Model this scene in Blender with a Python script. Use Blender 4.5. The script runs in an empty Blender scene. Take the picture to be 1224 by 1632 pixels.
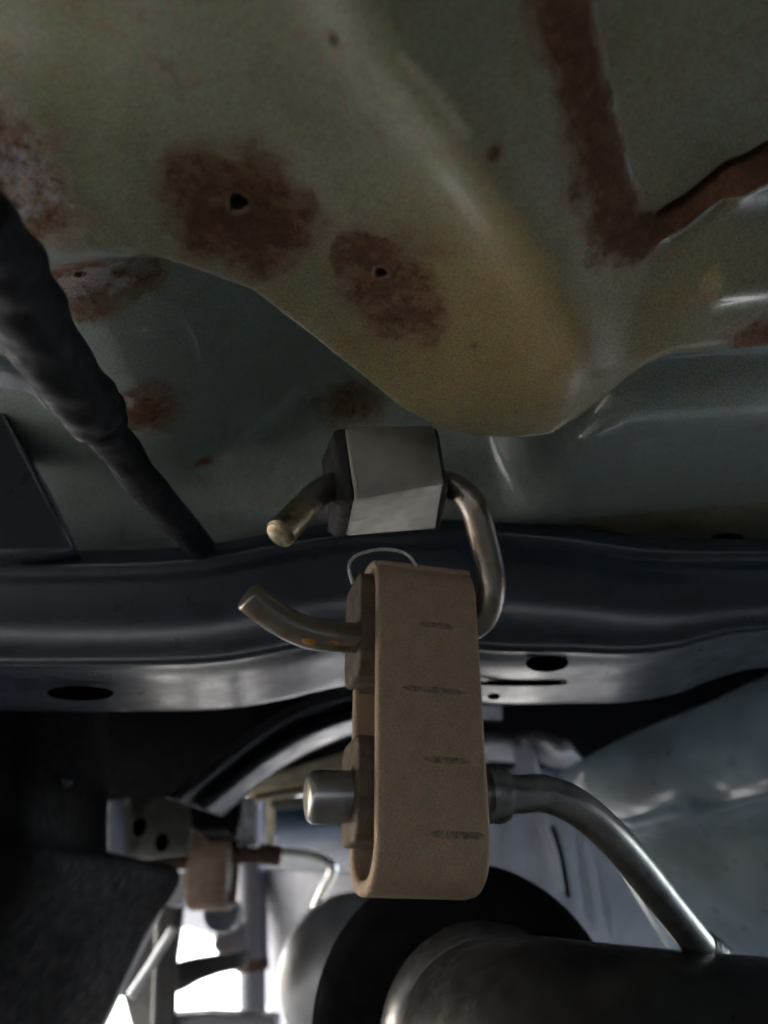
import bpy, bmesh, math, random
import numpy as np
from mathutils import Vector, Matrix
random.seed(4); np.random.seed(4)
S = bpy.context.scene
COL = S.collection
R = math.radians

# ---------------------------------------------------------------- camera
PITCH = R(30); F = 1306.0; CAMZ = 0.10
cam = bpy.data.cameras.new('camera'); co = bpy.data.objects.new('camera', cam); COL.objects.link(co)
co.location = (0, 0, CAMZ); co.rotation_euler = (R(90) + PITCH, 0, 0)
cam.sensor_fit = 'VERTICAL'; cam.sensor_height = 36; cam.sensor_width = 27; cam.lens = F / 1632 * 36
cam.clip_start = 0.005; cam.clip_end = 3000
cam.dof.use_dof = True; cam.dof.focus_distance = 0.265; cam.dof.aperture_fstop = 9.5
S.camera = co

# ---------------------------------------------------------------- world, sun, exposure
SUN_EL, SUN_AZ = 36.0, -68.0          # azimuth from +Y towards +X
w = bpy.data.worlds.new('World'); S.world = w; w.use_nodes = True
nt = w.node_tree; nt.nodes.clear()
sky = nt.nodes.new('ShaderNodeTexSky'); sky.sky_type = 'NISHITA'; sky.sun_disc = False
sky.sun_elevation = R(SUN_EL); sky.sun_rotation = R(SUN_AZ); sky.air_density = 1.0; sky.dust_density = 1.5
bg = nt.nodes.new('ShaderNodeBackground'); bg.inputs['Strength'].default_value = 0.15
ow = nt.nodes.new('ShaderNodeOutputWorld')
nt.links.new(sky.outputs[0], bg.inputs[0]); nt.links.new(bg.outputs[0], ow.inputs[0])
sl = bpy.data.lights.new('sun', 'SUN'); sl.energy = 3.5; sl.angle = R(0.5); sl.color = (1, .96, .91)
so = bpy.data.objects.new('sun', sl); COL.objects.link(so)
sd = Vector((math.sin(R(SUN_AZ)) * math.cos(R(SUN_EL)), math.cos(R(SUN_AZ)) * math.cos(R(SUN_EL)), math.sin(R(SUN_EL))))
so.rotation_euler = (-sd).to_track_quat('-Z', 'Y').to_euler(); so.location = (0, 0, 5)
S.view_settings.view_transform = 'Standard'; S.view_settings.look = 'None'
S.view_settings.exposure = 3.4; S.view_settings.gamma = 1
S.cycles.use_denoising = True; S.cycles.filter_width = 1.7; S.cycles.denoising_input_passes = 'RGB_ALBEDO'; S.cycles.use_guiding = True; S.cycles.guiding_training_samples = 64
S.cycles.max_bounces = 8; S.cycles.diffuse_bounces = 5; S.cycles.glossy_bounces = 4
S.cycles.sample_clamp_indirect = 4; S.cycles.caustics_reflective = False; S.cycles.caustics_refractive = False

# ---------------------------------------------------------------- pixel helpers (photo pixels -> points in the place)
ct, st = math.cos(PITCH), math.sin(PITCH)
def ray(px, py):
    cx, cy = (px - 612) / F, (816 - py) / F
    return Vector((cx, ct - cy * st, st + cy * ct))
def P(px, py, d):
    return Vector((0, 0, CAMZ)) + ray(px, py) * d
def PZ(px, py, z):
    r = ray(px, py); return Vector((0, 0, CAMZ)) + r * ((z - CAMZ) / r.z)
def PY(px, py, y):
    r = ray(px, py); return Vector((0, 0, CAMZ)) + r * (y / r.y)

# ---------------------------------------------------------------- object helpers
def tag(o, label=None, cat=None, group=None, kind=None):
    if label: o['label'] = label
    if cat: o['category'] = cat
    if group: o['group'] = group
    if kind: o['kind'] = kind
    return o
def empty(name, loc, label, cat, group=None, rz=0):
    o = bpy.data.objects.new(name, None); COL.objects.link(o); o.location = loc; o.rotation_euler = (0, 0, rz)
    o.empty_display_size = .02
    bpy.context.view_layer.update()
    return tag(o, label, cat, group)
def world_of(o):
    m = Matrix.LocRotScale(o.location, o.rotation_euler, o.scale)
    return world_of(o.parent) @ m if o.parent else m
def obj(name, verts, faces, mat, parent=None, smooth=True, local=False, bevel=0, seg=2, thick=0, sub=0, angle=None):
    me = bpy.data.meshes.new(name); me.from_pydata([tuple(v) for v in verts], [], faces)
    me.materials.append(mat)
    bm = bmesh.new(); bm.from_mesh(me); bmesh.ops.recalc_face_normals(bm, faces=bm.faces[:])
    bm.to_mesh(me); bm.free()
    me.shade_smooth() if smooth else me.shade_flat()
    o = bpy.data.objects.new(name, me); COL.objects.link(o)
    if parent:
        o.parent = parent
        if not local: o.matrix_basis = world_of(parent).inverted()
    if thick:
        m = o.modifiers.new('thickness', 'SOLIDIFY'); m.thickness = thick; m.offset = 0
    if bevel:
        m = o.modifiers.new('bevel', 'BEVEL'); m.width = bevel; m.segments = seg; m.limit_method = 'ANGLE'; m.angle_limit = R(angle or 35)
        m.harden_normals = False
    if sub:
        m = o.modifiers.new('sub', 'SUBSURF'); m.levels = m.render_levels = sub
    return o
def crom(pts, n):
    """Catmull-Rom through rows of numbers"""
    a = np.array(pts, float); k = len(a)
    if k < 3:
        t = np.linspace(0, 1, n)[:, None]; return a[0] * (1 - t) + a[-1] * t
    e = np.vstack([2 * a[0] - a[1], a, 2 * a[-1] - a[-2]])
    out = []
    for u in np.linspace(0, k - 1, n):
        i = min(int(u), k - 2); t = u - i
        p0, p1, p2, p3 = e[i], e[i + 1], e[i + 2], e[i + 3]
        out.append(.5 * (2 * p1 + (p2 - p0) * t + (2 * p0 - 5 * p1 + 4 * p2 - p3) * t * t + (3 * p1 - p0 - 3 * p2 + p3) * t ** 3))
    return np.array(out)
def tube_data(pts, rad, n=80, m=24, cap=.0012, jitter=None):
    rr = rad if hasattr(rad, '__len__') else [rad] * len(pts)
    q = crom([list(p) + [r] for p, r in zip(pts, rr)], n)
    c = [Vector(v[:3]) for v in q]; r = [v[3] for v in q]
    vs, fs = [], []
    up = Vector((0.3, .2, 1)).normalized(); rings = []
    tprev = None
    for i in range(n):
        t = (c[min(i + 1, n - 1)] - c[max(i - 1, 0)]).normalized()
        if tprev is not None: up = tprev.rotation_difference(t) @ up
        tprev = t
        a = up.cross(t).normalized(); b = t.cross(a)
        rings.append((c[i], t, a, b, r[i]))
    seq = []
    if cap:
        c0, t, a, b, r0 = rings[0]
        seq += [(c0, t, a, b, max(r0 - cap, r0 * .2)), (c0 + t * cap * .35, t, a, b, r0 - cap * .3), (c0 + t * cap, t, a, b, r0)]
        body = rings[1:-1]
        seq += body
        c1, t, a, b, r1 = rings[-1]
        seq += [(c1 - t * cap, t, a, b, r1), (c1 - t * cap * .35, t, a, b, r1 - cap * .3), (c1, t, a, b, max(r1 - cap, r1 * .2))]
    else: seq = rings
    for i, (cc, t, a, b, r_) in enumerate(seq):
        for j in range(m):
            g = 2 * math.pi * j / m
            k = r_ * (1 + (jitter(i, g) if jitter else 0))
            vs.append(cc + (a * math.cos(g) + b * math.sin(g)) * k)
    for i in range(len(seq) - 1):
        for j in range(m):
            fs.append((i * m + j, i * m + (j + 1) % m, (i + 1) * m + (j + 1) % m, (i + 1) * m + j))
    if cap:
        fs.append(tuple(range(m))[::-1]); fs.append(tuple(range((len(seq) - 1) * m, len(seq) * m)))
    return vs, fs
def tube(name, pts, rad, mat, parent=None, n=80, m=24, cap=.0012, jitter=None, local=False):
    v, f = tube_data(pts, rad, n, m, cap, jitter)
    return obj(name, v, f, mat, parent, local=local, bevel=0)
def lathe(name, base, axis, prof, mat, parent=None, m=48, local=False, caps=True):
    """prof: (distance along axis, radius)"""
    axis = Vector(axis).normalized(); a = axis.orthogonal().normalized(); b = axis.cross(a)
    vs, fs = [], []
    for s, r in prof:
        for j in range(m):
            g = 2 * math.pi * j / m
            vs.append(Vector(base) + axis * s + (a * math.cos(g) + b * math.sin(g)) * max(r, 1e-5))
    for i in range(len(prof) - 1):
        for j in range(m):
            fs.append((i * m + j, i * m + (j + 1) % m, (i + 1) * m + (j + 1) % m, (i + 1) * m + j))
    if caps:
        fs.append(tuple(range(m))[::-1]); fs.append(tuple(range((len(prof) - 1) * m, len(prof) * m)))
    o = obj(name, vs, fs, mat, parent, local=local)
    es = o.modifiers.new('edge', 'EDGE_SPLIT'); es.split_angle = R(40)
    return o
def patch(name, rows, mat, parent=None, nu=40, nv=24, thick=.0015, fn=None):
    """smooth sheet through a grid of points, given real thickness"""
    g = [crom([list(p) for p in row], nu) for row in rows]
    g = np.array(g)
    cols = [crom([g[i][j] for i in range(len(rows))], nv) for j in range(nu)]
    vs = []
    for i in range(nv):
        for j in range(nu):
            v = Vector(cols[j][i])
            if fn: v = v + Vector(fn(j / (nu - 1), i / (nv - 1), v))
            vs.append(v)
    fs = [(i * nu + j, i * nu + j + 1, (i + 1) * nu + j + 1, (i + 1) * nu + j) for i in range(nv - 1) for j in range(nu - 1)]
    return obj(name, vs, fs, mat, parent, thick=thick)
def box_data(c, ax, ay, az, hx, hy, hz):
    vs = [Vector(c) + Vector(ax) * hx * sx + Vector(ay) * hy * sy + Vector(az) * hz * sz for sx in (-1, 1) for sy in (-1, 1) for sz in (-1, 1)]
    fs = [(0, 1, 3, 2), (4, 6, 7, 5), (0, 4, 5, 1), (2, 3, 7, 6), (0, 2, 6, 4), (1, 5, 7, 3)]
    return vs, fs
def prism(front, back):
    n = len(front); vs = list(front) + list(back)
    fs = [tuple(range(n)), tuple(range(n, 2 * n))[::-1]] + [(i, (i + 1) % n, n + (i + 1) % n, n + i) for i in range(n)]
    return vs, fs

# ---------------------------------------------------------------- materials
def mat(name, col, rough=.5, metal=0, vary=.15, scale=60, bump=.0, bscale=400, coat=0, col2=None, spots=None, rvary=.15, cior=1.5, crough=.12, spec=.5, grain=.35, thr=(.45, .7)):
    m = bpy.data.materials.new(name); m.use_nodes = True
    n = m.node_tree.nodes; L = m.node_tree.links
    b = n['Principled BSDF']; b.inputs['Metallic'].default_value = metal
    if metal > .5: rvary = min(rvary, .03)
    b.inputs['Coat Weight'].default_value = coat; b.inputs['Coat Roughness'].default_value = crough; b.inputs['Coat IOR'].default_value = cior; b.inputs['Specular IOR Level'].default_value = spec
    tc = n.new('ShaderNodeTexCoord')
    nz = n.new('ShaderNodeTexNoise'); nz.inputs['Scale'].default_value = scale; nz.inputs['Detail'].default_value = 1 if metal > .5 or coat > .7 else 8; nz.inputs['Roughness'].default_value = .65
    L.new(tc.outputs['Object'], nz.inputs['Vector'])
    mx = n.new('ShaderNodeMix'); mx.data_type = 'RGBA'
    c = np.array(col); d = np.array(col2) if col2 is not None else c * (1 - vary * 2)
    mx.inputs[6].default_value = (*np.clip(c * (1 + vary), 0, 1), 1); mx.inputs[7].default_value = (*np.clip(d, 0, 1), 1)
    mr = n.new('ShaderNodeMapRange'); mr.inputs[1].default_value = thr[0] if col2 is not None else .3; mr.inputs[2].default_value = thr[1]
    L.new(nz.outputs[0], mr.inputs[0]); L.new(mr.outputs[0], mx.inputs[0])
    dust = n.new('ShaderNodeTexNoise'); dust.inputs['Scale'].default_value = 2200; dust.inputs['Detail'].default_value = 2
    L.new(tc.outputs['Object'], dust.inputs['Vector'])
    dc_ = n.new('ShaderNodeBrightContrast'); dc_.inputs['Contrast'].default_value = 1.6; L.new(dust.outputs['Color'], dc_.inputs['Color'])
    dcl = n.new('ShaderNodeMix'); dcl.data_type = 'RGBA'; dcl.clamp_result = True; dcl.inputs[0].default_value = 0; L.new(dc_.outputs[0], dcl.inputs[6])
    dm = n.new('ShaderNodeMix'); dm.data_type = 'RGBA'; dm.blend_type = 'OVERLAY'; dm.inputs[0].default_value = grain
    L.new(mx.outputs[2], dm.inputs[6]); L.new(dcl.outputs[2], dm.inputs[7])
    L.new(dm.outputs[2], b.inputs['Base Color'])
    rr = n.new('ShaderNodeMapRange'); rr.inputs[1].default_value = .3; rr.inputs[2].default_value = .7
    rr.inputs[3].default_value = max(.03, rough - rvary); rr.inputs[4].default_value = min(1, rough + rvary)
    n2 = n.new('ShaderNodeTexNoise'); n2.inputs['Scale'].default_value = scale * 2.3; n2.inputs['Detail'].default_value = 1 if metal > .5 or coat > .7 else 6
    L.new(tc.outputs['Object'], n2.inputs['Vector']); L.new(n2.outputs[0], rr.inputs[0]); L.new(rr.outputs[0], b.inputs['Roughness'])
    if bump:
        n3 = n.new('ShaderNodeTexNoise'); n3.inputs['Scale'].default_value = bscale; n3.inputs['Detail'].default_value = 5
        L.new(tc.outputs['Object'], n3.inputs['Vector'])
        bp = n.new('ShaderNodeBump'); bp.inputs['Strength'].default_value = 1; bp.inputs['Distance'].default_value = bump
        L.new(n3.outputs[0], bp.inputs['Height']); L.new(bp.outputs[0], b.inputs['Normal'])
    return m

M_RUBBER = mat('tan_rubber', (.41, .30, .207), .62, vary=.06, scale=160, bump=.00012, bscale=900)
M_RUBMARK = mat('grimy_rubber', (.33, .25, .19), .85, vary=.1, scale=520, col2=(.10,.09,.085), thr=(.36, .68), bump=.0002, bscale=1500)
M_RUBEDGE = mat('dark_brown_rubber', (.115, .085, .062), .7, vary=.25, scale=160, bump=.00015, bscale=900)  # darker brown for the inner bosses and web
M_STEEL = mat('dull_steel', (.36, .36, .365), .36, metal=.9, vary=.12, scale=120, grain=0)
M_ROD = mat('weathered_steel', (.27, .24, .205), .36, metal=.85, vary=.15, scale=120, col2=(.20, .14, .09), thr=(.55, .8), grain=0)
M_BRIGHT = mat('bright_steel', (.55, .55, .55), .30, metal=1, vary=.12, scale=150, grain=0)
M_RAIL = mat('rail_blue_black', (.085, .10, .135), .5, vary=.2, scale=30, coat=.15, cior=1.5)
M_RUBDK = mat('bushing_grey', (.03, .03, .033), .7, vary=.2)
M_ZINC = mat('bright_zinc', (.8, .8, .8), .3, metal=.35, vary=.05, grain=0)
M_PLATE = mat('zinc_plate', (.42, .39, .35), .40, metal=.8, vary=.1, scale=120, col2=(.385, .355, .315), thr=(.4, .8), grain=0)
M_BLACKP = mat('black_chassis_paint', (.016, .031, .055), .36, vary=.2, scale=40, coat=.58, cior=1.65, crough=.2, rvary=.1, grain=0)
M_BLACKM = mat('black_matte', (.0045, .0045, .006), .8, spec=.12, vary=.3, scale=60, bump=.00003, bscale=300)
M_DARKPIPE = mat('sooty_pipe', (.03, .03, .031), .42, metal=.3, vary=.3, scale=60, col2=(.028, .022, .018), bump=.00025, bscale=350, grain=0)
M_TAPE = mat('black_cloth_tape', (.008, .010, .014), .62, spec=.25, vary=.3, scale=120, bump=.0006, bscale=130)
M_GREENGREY = mat('grey_green_primer', (.19, .27, .34), .40, vary=.14, scale=25, coat=.75, cior=1.6)
M_PALE = mat('pale_grey_panel', (.42, .44, .51), .5, vary=.1, scale=20, bump=.0002, bscale=90)
M_ALU = mat('aluminised_steel', (.50, .50, .52), .42, metal=.6, vary=.15, scale=30, grain=0)
M_TANRAIL = mat('cream_primer', (.48, .42, .30), .5, vary=.25, scale=40, bump=.0002, bscale=200)
M_OLIVEPLATE = mat('olive_plate', (.075, .082, .06), .5, vary=.2, scale=60)
M_RUSTY = mat('rusty_iron', (.10, .055, .035), .8, metal=.2, vary=.35, scale=120, bump=.0004, bscale=300)
M_SHOCK = mat('shock_grey', (.13, .13, .155), .45, metal=.3, vary=.2, scale=40, col2=(.16, .11, .085), thr=(.58, .75))
M_ORANGE = mat('orange_paint', (.55, .24, .06), .6, vary=.3, scale=200)
M_HOLE = mat('torn_steel', (.15, .10, .07), .6, metal=.3, vary=.4, scale=400, col2=(.12, .06, .04))

# floor pan: sage paint, with rust and corrosion carried by the sheet
def pan_material():
    m = bpy.data.materials.new('sage_floor_paint'); m.use_nodes = True
    n = m.node_tree.nodes; L = m.node_tree.links; b = n['Principled BSDF']
    tc = n.new('ShaderNodeTexCoord')
    def noise(sc, det=8, ro=.6):
        q = n.new('ShaderNodeTexNoise'); q.inputs['Scale'].default_value = sc; q.inputs['Detail'].default_value = det; q.inputs['Roughness'].default_value = ro
        L.new(tc.outputs['Object'], q.inputs['Vector']); return q.outputs[0]
    def rng(src, a, b_, c=0., d=1.):
        q = n.new('ShaderNodeMapRange'); q.inputs[1].default_value = a; q.inputs[2].default_value = b_; q.inputs[3].default_value = c; q.inputs[4].default_value = d
        L.new(src, q.inputs[0]); return q.outputs[0]
    def mix(f, a, b_):
        q = n.new('ShaderNodeMix'); q.data_type = 'RGBA'
        for s, v in ((0, f), (6, a), (7, b_)):
            if isinstance(v, (tuple, float, int)): q.inputs[s].default_value = (*v, 1) if isinstance(v, tuple) else v
            else: L.new(v, q.inputs[s])
        return q.outputs[2]
    def math_(op, a, b_):
        q = n.new('ShaderNodeMath'); q.operation = op
        for s, v in ((0, a), (1, b_)):
            if isinstance(v, (float, int)): q.inputs[s].default_value = v
            else: L.new(v, q.inputs[s])
        return q.outputs[0]
    ar = n.new('ShaderNodeAttribute'); ar.attribute_name = 'rust'
    aw = n.new('ShaderNodeAttribute'); aw.attribute_name = 'corrosion'
    base = mix(rng(noise(14), .35, .65), (.265, .28, .18), (.33, .335, .215))
    base = mix(rng(noise(45, 10, .7), .50, .74, 0, .40), base, (.22, .165, .085))          # brown bloom
    base = mix(rng(noise(230, 4), .62, .74, 0, .5), base, (.16, .10, .06))            # specks
    ag = n.new('ShaderNodeAttribute'); ag.attribute_name = 'blue_light_tint'
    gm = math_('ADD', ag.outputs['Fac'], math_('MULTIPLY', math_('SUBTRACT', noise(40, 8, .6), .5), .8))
    base = mix(rng(gm, .25, .75), base, mix(noise(60), (.28, .355, .345), (.33, .39, .37)))  # bluish light from the front, painted into the recess colour
    af = n.new('ShaderNodeAttribute'); af.attribute_name = 'lobe_tint'
    base = mix(math_('MULTIPLY', rng(math_('ADD', af.outputs['Fac'], math_('MULTIPLY', math_('SUBTRACT', noise(55, 9, .7), .5), .7)), .1, .85), .95), base, (.38, .29, .135))
    asc = n.new('ShaderNodeAttribute'); asc.attribute_name = 'scuff'
    base = mix(math_('MULTIPLY', rng(math_('ADD', asc.outputs['Fac'], math_('MULTIPLY', math_('SUBTRACT', noise(500, 6), .5), .8)),   .1, 1.0), .6), base, (.72, .60, .43))
    base = mix(math_('MULTIPLY', rng(math_('ADD', ar.outputs['Fac'], math_('MULTIPLY', math_('SUBTRACT', noise(90, 8, .7), .5), 1.4)), .0, .6), .75), base, (.27, .145, .065))
    rust = mix(rng(noise(170, 10, .75), .36, .62), (.145, .060, .032), (.25, .118, .058))
    rust = mix(rng(noise(420, 6), .5, .72, 0, .6), rust, (.065, .034, .024))
    rust = mix(math_('MULTIPLY', rng(math_('ADD', ar.outputs['Fac'], math_('SUBTRACT', noise(70, 8, .7), .5)), .75, 1.15), .65), rust, (.085, .036, .026))
    rm = math_('ADD', ar.outputs['Fac'], math_('MULTIPLY', math_('SUBTRACT', noise(210, 12, .8), .5), 2.8))
    rm = math_('MULTIPLY', rng(rm, .18, .85), rng(ar.outputs['Fac'], .03, .3))
    c = mix(rm, base, rust)
    wm = math_('ADD', aw.outputs['Fac'], math_('MULTIPLY', math_('SUBTRACT', noise(260, 10, .75), .5), 1.8))
    wm = math_('MULTIPLY', rng(wm, .5, .8), rng(aw.outputs['Fac'], .05, .3))
    c = mix(wm, c, (.50, .44, .43))
    dust = n.new('ShaderNodeTexNoise'); dust.inputs['Scale'].default_value = 1900; dust.inputs['Detail'].default_value = 2
    L.new(tc.outputs['Object'], dust.inputs['Vector'])
    dm = n.new('ShaderNodeMix'); dm.data_type = 'RGBA'; dm.blend_type = 'OVERLAY'; dm.inputs[0].default_value = .5
    dc_ = n.new('ShaderNodeBrightContrast'); dc_.inputs['Contrast'].default_value = 1.6; L.new(dust.outputs['Color'], dc_.inputs['Color'])
    dcl = n.new('ShaderNodeMix'); dcl.data_type = 'RGBA'; dcl.clamp_result = True; dcl.inputs[0].default_value = 0; L.new(dc_.outputs[0], dcl.inputs[6])
    L.new(c, dm.inputs[6]); L.new(dcl.outputs[2], dm.inputs[7]); c = dm.outputs[2]
    L.new(c, b.inputs['Base Color'])
    L.new(rng(rm, 0, 1, .36, .9), b.inputs['Roughness'])
    L.new(rng(rm, 0, .6, .6, 0), b.inputs['Coat Weight']); b.inputs['Coat Roughness'].default_value = .14; b.inputs['Coat IOR'].default_value = 1.7
    bp = n.new('ShaderNodeBump'); bp.inputs['Distance'].default_value = .0007; bp.inputs['Strength'].default_value = .8
    h = math_('ADD', math_('MULTIPLY', math_('ADD', rm, wm), noise(420, 8, .7)), math_('MULTIPLY', noise(160, 3), .10))
    L.new(h, bp.inputs['Height']); L.new(bp.outputs[0], b.inputs['Normal'])
    return m
M_PAN = pan_material()

def ground_mat():
    m = mat('concrete_ground', (.36, .345, .315), .85, vary=.12, scale=3, bump=.003, bscale=40)
    return m

# ================================================================ GROUND and wall outside
gv = [(-400, -400, 0), (400, -400, 0), (400, 400, 0), (-400, 400, 0)]
g = obj('ground', gv, [(0, 1, 2, 3)], ground_mat(), smooth=False); tag(g, 'pale concrete ground under and around the car', 'ground', kind='structure')

# ================================================================ CAR UNDERBODY
ub = empty('car_underbody', (0, .35, .2), 'underside of a car with rusted sage floor pan and black cross member', 'car underbody')

# ---- body shell above everything (unseen car body, its low rear sides added to cut light)
def shell():
    vs, fs = [], []
    def add(x0, x1, y0, y1, z0, z1):
        v, f = box_data(((x0 + x1) / 2, (y0 + y1) / 2, (z0 + z1) / 2), (1, 0, 0), (0, 1, 0), (0, 0, 1), (x1 - x0) / 2, (y1 - y0) / 2, (z1 - z0) / 2)
        k = len(vs); vs.extend(v); fs.extend([tuple(i + k for i in q) for q in f])
    add(-.75, .90, -1.2, 1.02, .47, 1.1)
    add(-.81, -.752, .30, 1.02, .21, 1.1)
    add(-.81, -.752, -1.2, .298, .07, 1.1)  # low side segment added to dim the light behind the camera
    add(.902, .96, .30, 1.02, .22, 1.1)
    add(.902, .96, -1.2, .298, .03, 1.1)  # same added low side on the right, to block light
    add(-.75, .90, 1.022, 1.08, .32, .9)
    add(-.75, .90, -1.28, -1.202, .10, .9)
    return obj('body_shell_blocker', vs, fs, M_BLACKM, ub, smooth=False)
shell()

# ---- floor pan, one pressed sheet
Z0 = CAMZ + .160
def pix_curve(pts, z):
    return np.array([tuple(PZ(x, y, z))[:2] for x, y in pts])
def smooth(a, b, x):
    t = np.clip((x - a) / (b - a), 0, 1); return t * t * (3 - 2 * t)
def dist_poly(X, Y, poly):
    d = np.full(X.shape, 9.)
    for (x0, y0), (x1, y1) in zip(poly[:-1], poly[1:]):
        dx, dy = x1 - x0, y1 - y0; l = dx * dx + dy * dy
        t = np.clip(((X - x0) * dx + (Y - y0) * dy) / l, 0, 1)
        d = np.minimum(d, np.hypot(X - x0 - t * dx, Y - y0 - t * dy))
    return d
def vnoise(X, Y, sc, seed):
    rs = np.random.RandomState(seed); G = rs.rand(64, 64)
    x = X * sc + 100; y = Y * sc + 100
    xi = np.floor(x).astype(int); yi = np.floor(y).astype(int); fx = x - xi; fy = y - yi
    fx = fx * fx * (3 - 2 * fx); fy = fy * fy * (3 - 2 * fy)
    g_ = lambda i, j: G[i % 64, j % 64]
    return (g_(xi, yi) * (1 - fx) + g_(xi + 1, yi) * fx) * (1 - fy) + (g_(xi, yi + 1) * (1 - fx) + g_(xi + 1, yi + 1) * fx) * fy - .5
edge = pix_curve([(-260, 395), (-100, 395), (0, 400), (120, 405), (250, 420), (400, 472), (520, 562), (640, 655), (700, 685), (760, 697), (820, 698), (880, 688), (960, 640), (1020, 595), (1070, 573), (1224, 567), (1450, 560)], Z0)
seam = pix_curve([(880, -260), (905, -40), (945, 150), (985, 300), (1008, 362), (1040, 378), (1090, 350), (1160, 298), (1224, 274), (1500, 262)], Z0)
crease = pix_curve([(560, -80), (640, 90), (740, 215), (850, 380), (925, 560), (930, 640)], Z0)
def sint(X, xs_, ys_, w_):
    g = np.linspace(-.35, .35, 701); v = np.interp(g, xs_, ys_); k = max(3, int(w_ / .001) | 1); ker = np.hanning(k + 2)[1:-1]; ker /= ker.sum()
    return np.interp(X, g, np.convolve(np.pad(v, k // 2, mode='edge'), ker, 'valid'))
def pan_z(X, Y, seamed=True):
    Ye = np.interp(X, edge[:, 0], edge[:, 1])
    s = Y - Ye
    bl = smooth(.045, .085, X)                       # 0 left of the lobe, 1 on the right
    # main panel, folded along the crease
    cx = np.interp(Y, crease[:, 1], crease[:, 0])
    d = X - cx
    soft = .005 + .014 * smooth(.12, .2, Y)
    up = np.where(d > 0, .27, .14)
    main = up * (np.sqrt(d * d + soft * soft) - soft)
    main = main - .0038 * np.exp(-(d / .013) ** 2)
    main = main * (1 - .75 * smooth(-.05, .0, s))
    # beads on the far right of the main panel
    for (bx, by) in ((1135, 456), (1180, 332)):
        bp_ = PZ(bx, by, Z0 + .004)
        main = main - .0035 * np.exp(-((Y - bp_.y) / .0060) ** 2) * smooth(bp_.x - .004, bp_.x + .003, X)
    # left: recess behind the edge, then a slope down to the cross member
    wdt = sint(X, [-.12, -.08, -.05, 0, .06], [.046, .040, .022, .011, .012], .02)
    rec = sint(X, [-.14, -.095, -.065, -.035, .02, .05, .075], [.022, .026, .040, .072, .075, .052, .020], .035)
    left = rec * smooth(-.002, 1, s / wdt) + .0
    back = .040 + (Y - .285) * -.50
    left = np.where(Y > .25, left * (1 - smooth(.280, .326, Y)) + smooth(.280, .326, Y) * (back), left)
    # right: groove, rounded bead, long face, lip
    yy = np.array([-.1, 0, .006, .016, .024, .034, .044, .060, .108, .133, .139, .160])
    zz = np.array([0, 0, .006, .015, .009, .0055, .0068, .0115, .0205, .0225, .0212, .0206])
    right = np.interp(s, np.linspace(-.1, .16, 400), np.convolve(np.pad(np.interp(np.linspace(-.1, .16, 400), yy, zz), 9, mode='edge'), np.ones(19) / 19, 'valid'))
    z = Z0 + main + left * (1 - bl) + right * bl
    for (bx, by, br, bh) in ((.0555, .2785, .0042, .0016), (.0640, .2900, .0022, .0007)):
        z = z - bh * np.exp(-(((X - bx) ** 2 + (Y - by) ** 2) / br ** 2))
    if not seamed: return z
    # upper right panel, raised behind the rusty seam
    sx = np.interp(Y, seam[:6, 1], seam[:6, 0]); sy = np.interp(X, seam[5:, 0], seam[5:, 1])
    ins = np.minimum(X - sx, sy - Y)
    low_arm = smooth(.000, .008, (X - sx) - (sy - Y))
    z = z - .0014 * low_arm * np.exp(-((ins + .0016) / .0013) ** 2)
    z = z + .007 * low_arm * np.exp(-((ins - .0022) / .0014) ** 2)
    z = z + .0025 * smooth(-.001, .005, ins)
    # hand-level waviness of the pressing
    z = z + .0016 * vnoise(X, Y, 24, 1) + .0005 * vnoise(X, Y, 70, 2)
    return z
seam_px = [(880, -260), (905, -40), (945, 150), (985, 300), (1008, 362), (1040, 378), (1090, 350), (1160, 298), (1224, 274), (1500, 262)]
def settle(px, py, **k):
    z = Z0
    for _ in range(14):
        p = PZ(px, py, z); z = .5 * z + .5 * float(pan_z(np.array([p.x]), np.array([p.y]), **k)[0])
    return p
seam = np.array([tuple(settle(x, y, seamed=False))[:2] for x, y in seam_px])
STEP = .0007
xs = np.arange(-.27, .27, STEP); ys = np.arange(-.12, .352, STEP)
X, Y = np.meshgrid(xs, ys); Z = pan_z(X, Y)
rust = np.zeros_like(X); corr = np.zeros_like(X)
HOLES = []
def on_pan(px, py):
    z = Z0
    for _ in range(12):
        p = PZ(px, py, z); z = .5 * z + .5 * float(pan_z(np.array([p.x]), np.array([p.y]))[0])
    return PZ(px, py, z)
def spot(px, py, rx, ry, amp=1., target=None, ang=0):
    p = on_pan(px, py); a = on_pan(px + rx, py); b = on_pan(px, py + ry)
    dd = (p - Vector((0, 0, CAMZ))).dot(Vector((0, ct, st))); ra = rx * dd / F; rb = ry * dd / F * 1.2
    q = np.hypot((X - p.x) / ra, (Y - p.y) / rb)
    q = q + .55 * vnoise(X, Y, 150, abs(int(px))) + .4 * vnoise(X, Y, 330, abs(int(py)))
    f = amp * np.clip(1.25 - q * .8, 0, 1)
    t = rust if target is None else target
    np.maximum(t, f, out=t)
for a in [(380, 335, 100, 80), (335, 300, 55, 55), (440, 350, 45, 60), (415, 410, 45, 38, .8), (320, 360, 45, 50, .8), (615, 440, 68, 62), (655, 500, 55, 45), (590, 410, 50, 40),
          (30, 290, 75, 95, .9), (-20, 230, 50, 70, .9), (70, 340, 50, 50, .7), (138, 450, 85, 52, 1.0), (228, 652, 42, 42, .9), (1222, 540, 55, 34, 1.0), (790, 242, 12, 12, 1.0),
          (560, 640, 45, 22, .6), (325, 735, 14, 8, .7), (700, 525, 14, 14, .5), (235, 410, 26, 12, .6), (530, 60, 10, 12, .4), (755, 550, 8, 8, .5)]:
    spot(*a)
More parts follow.
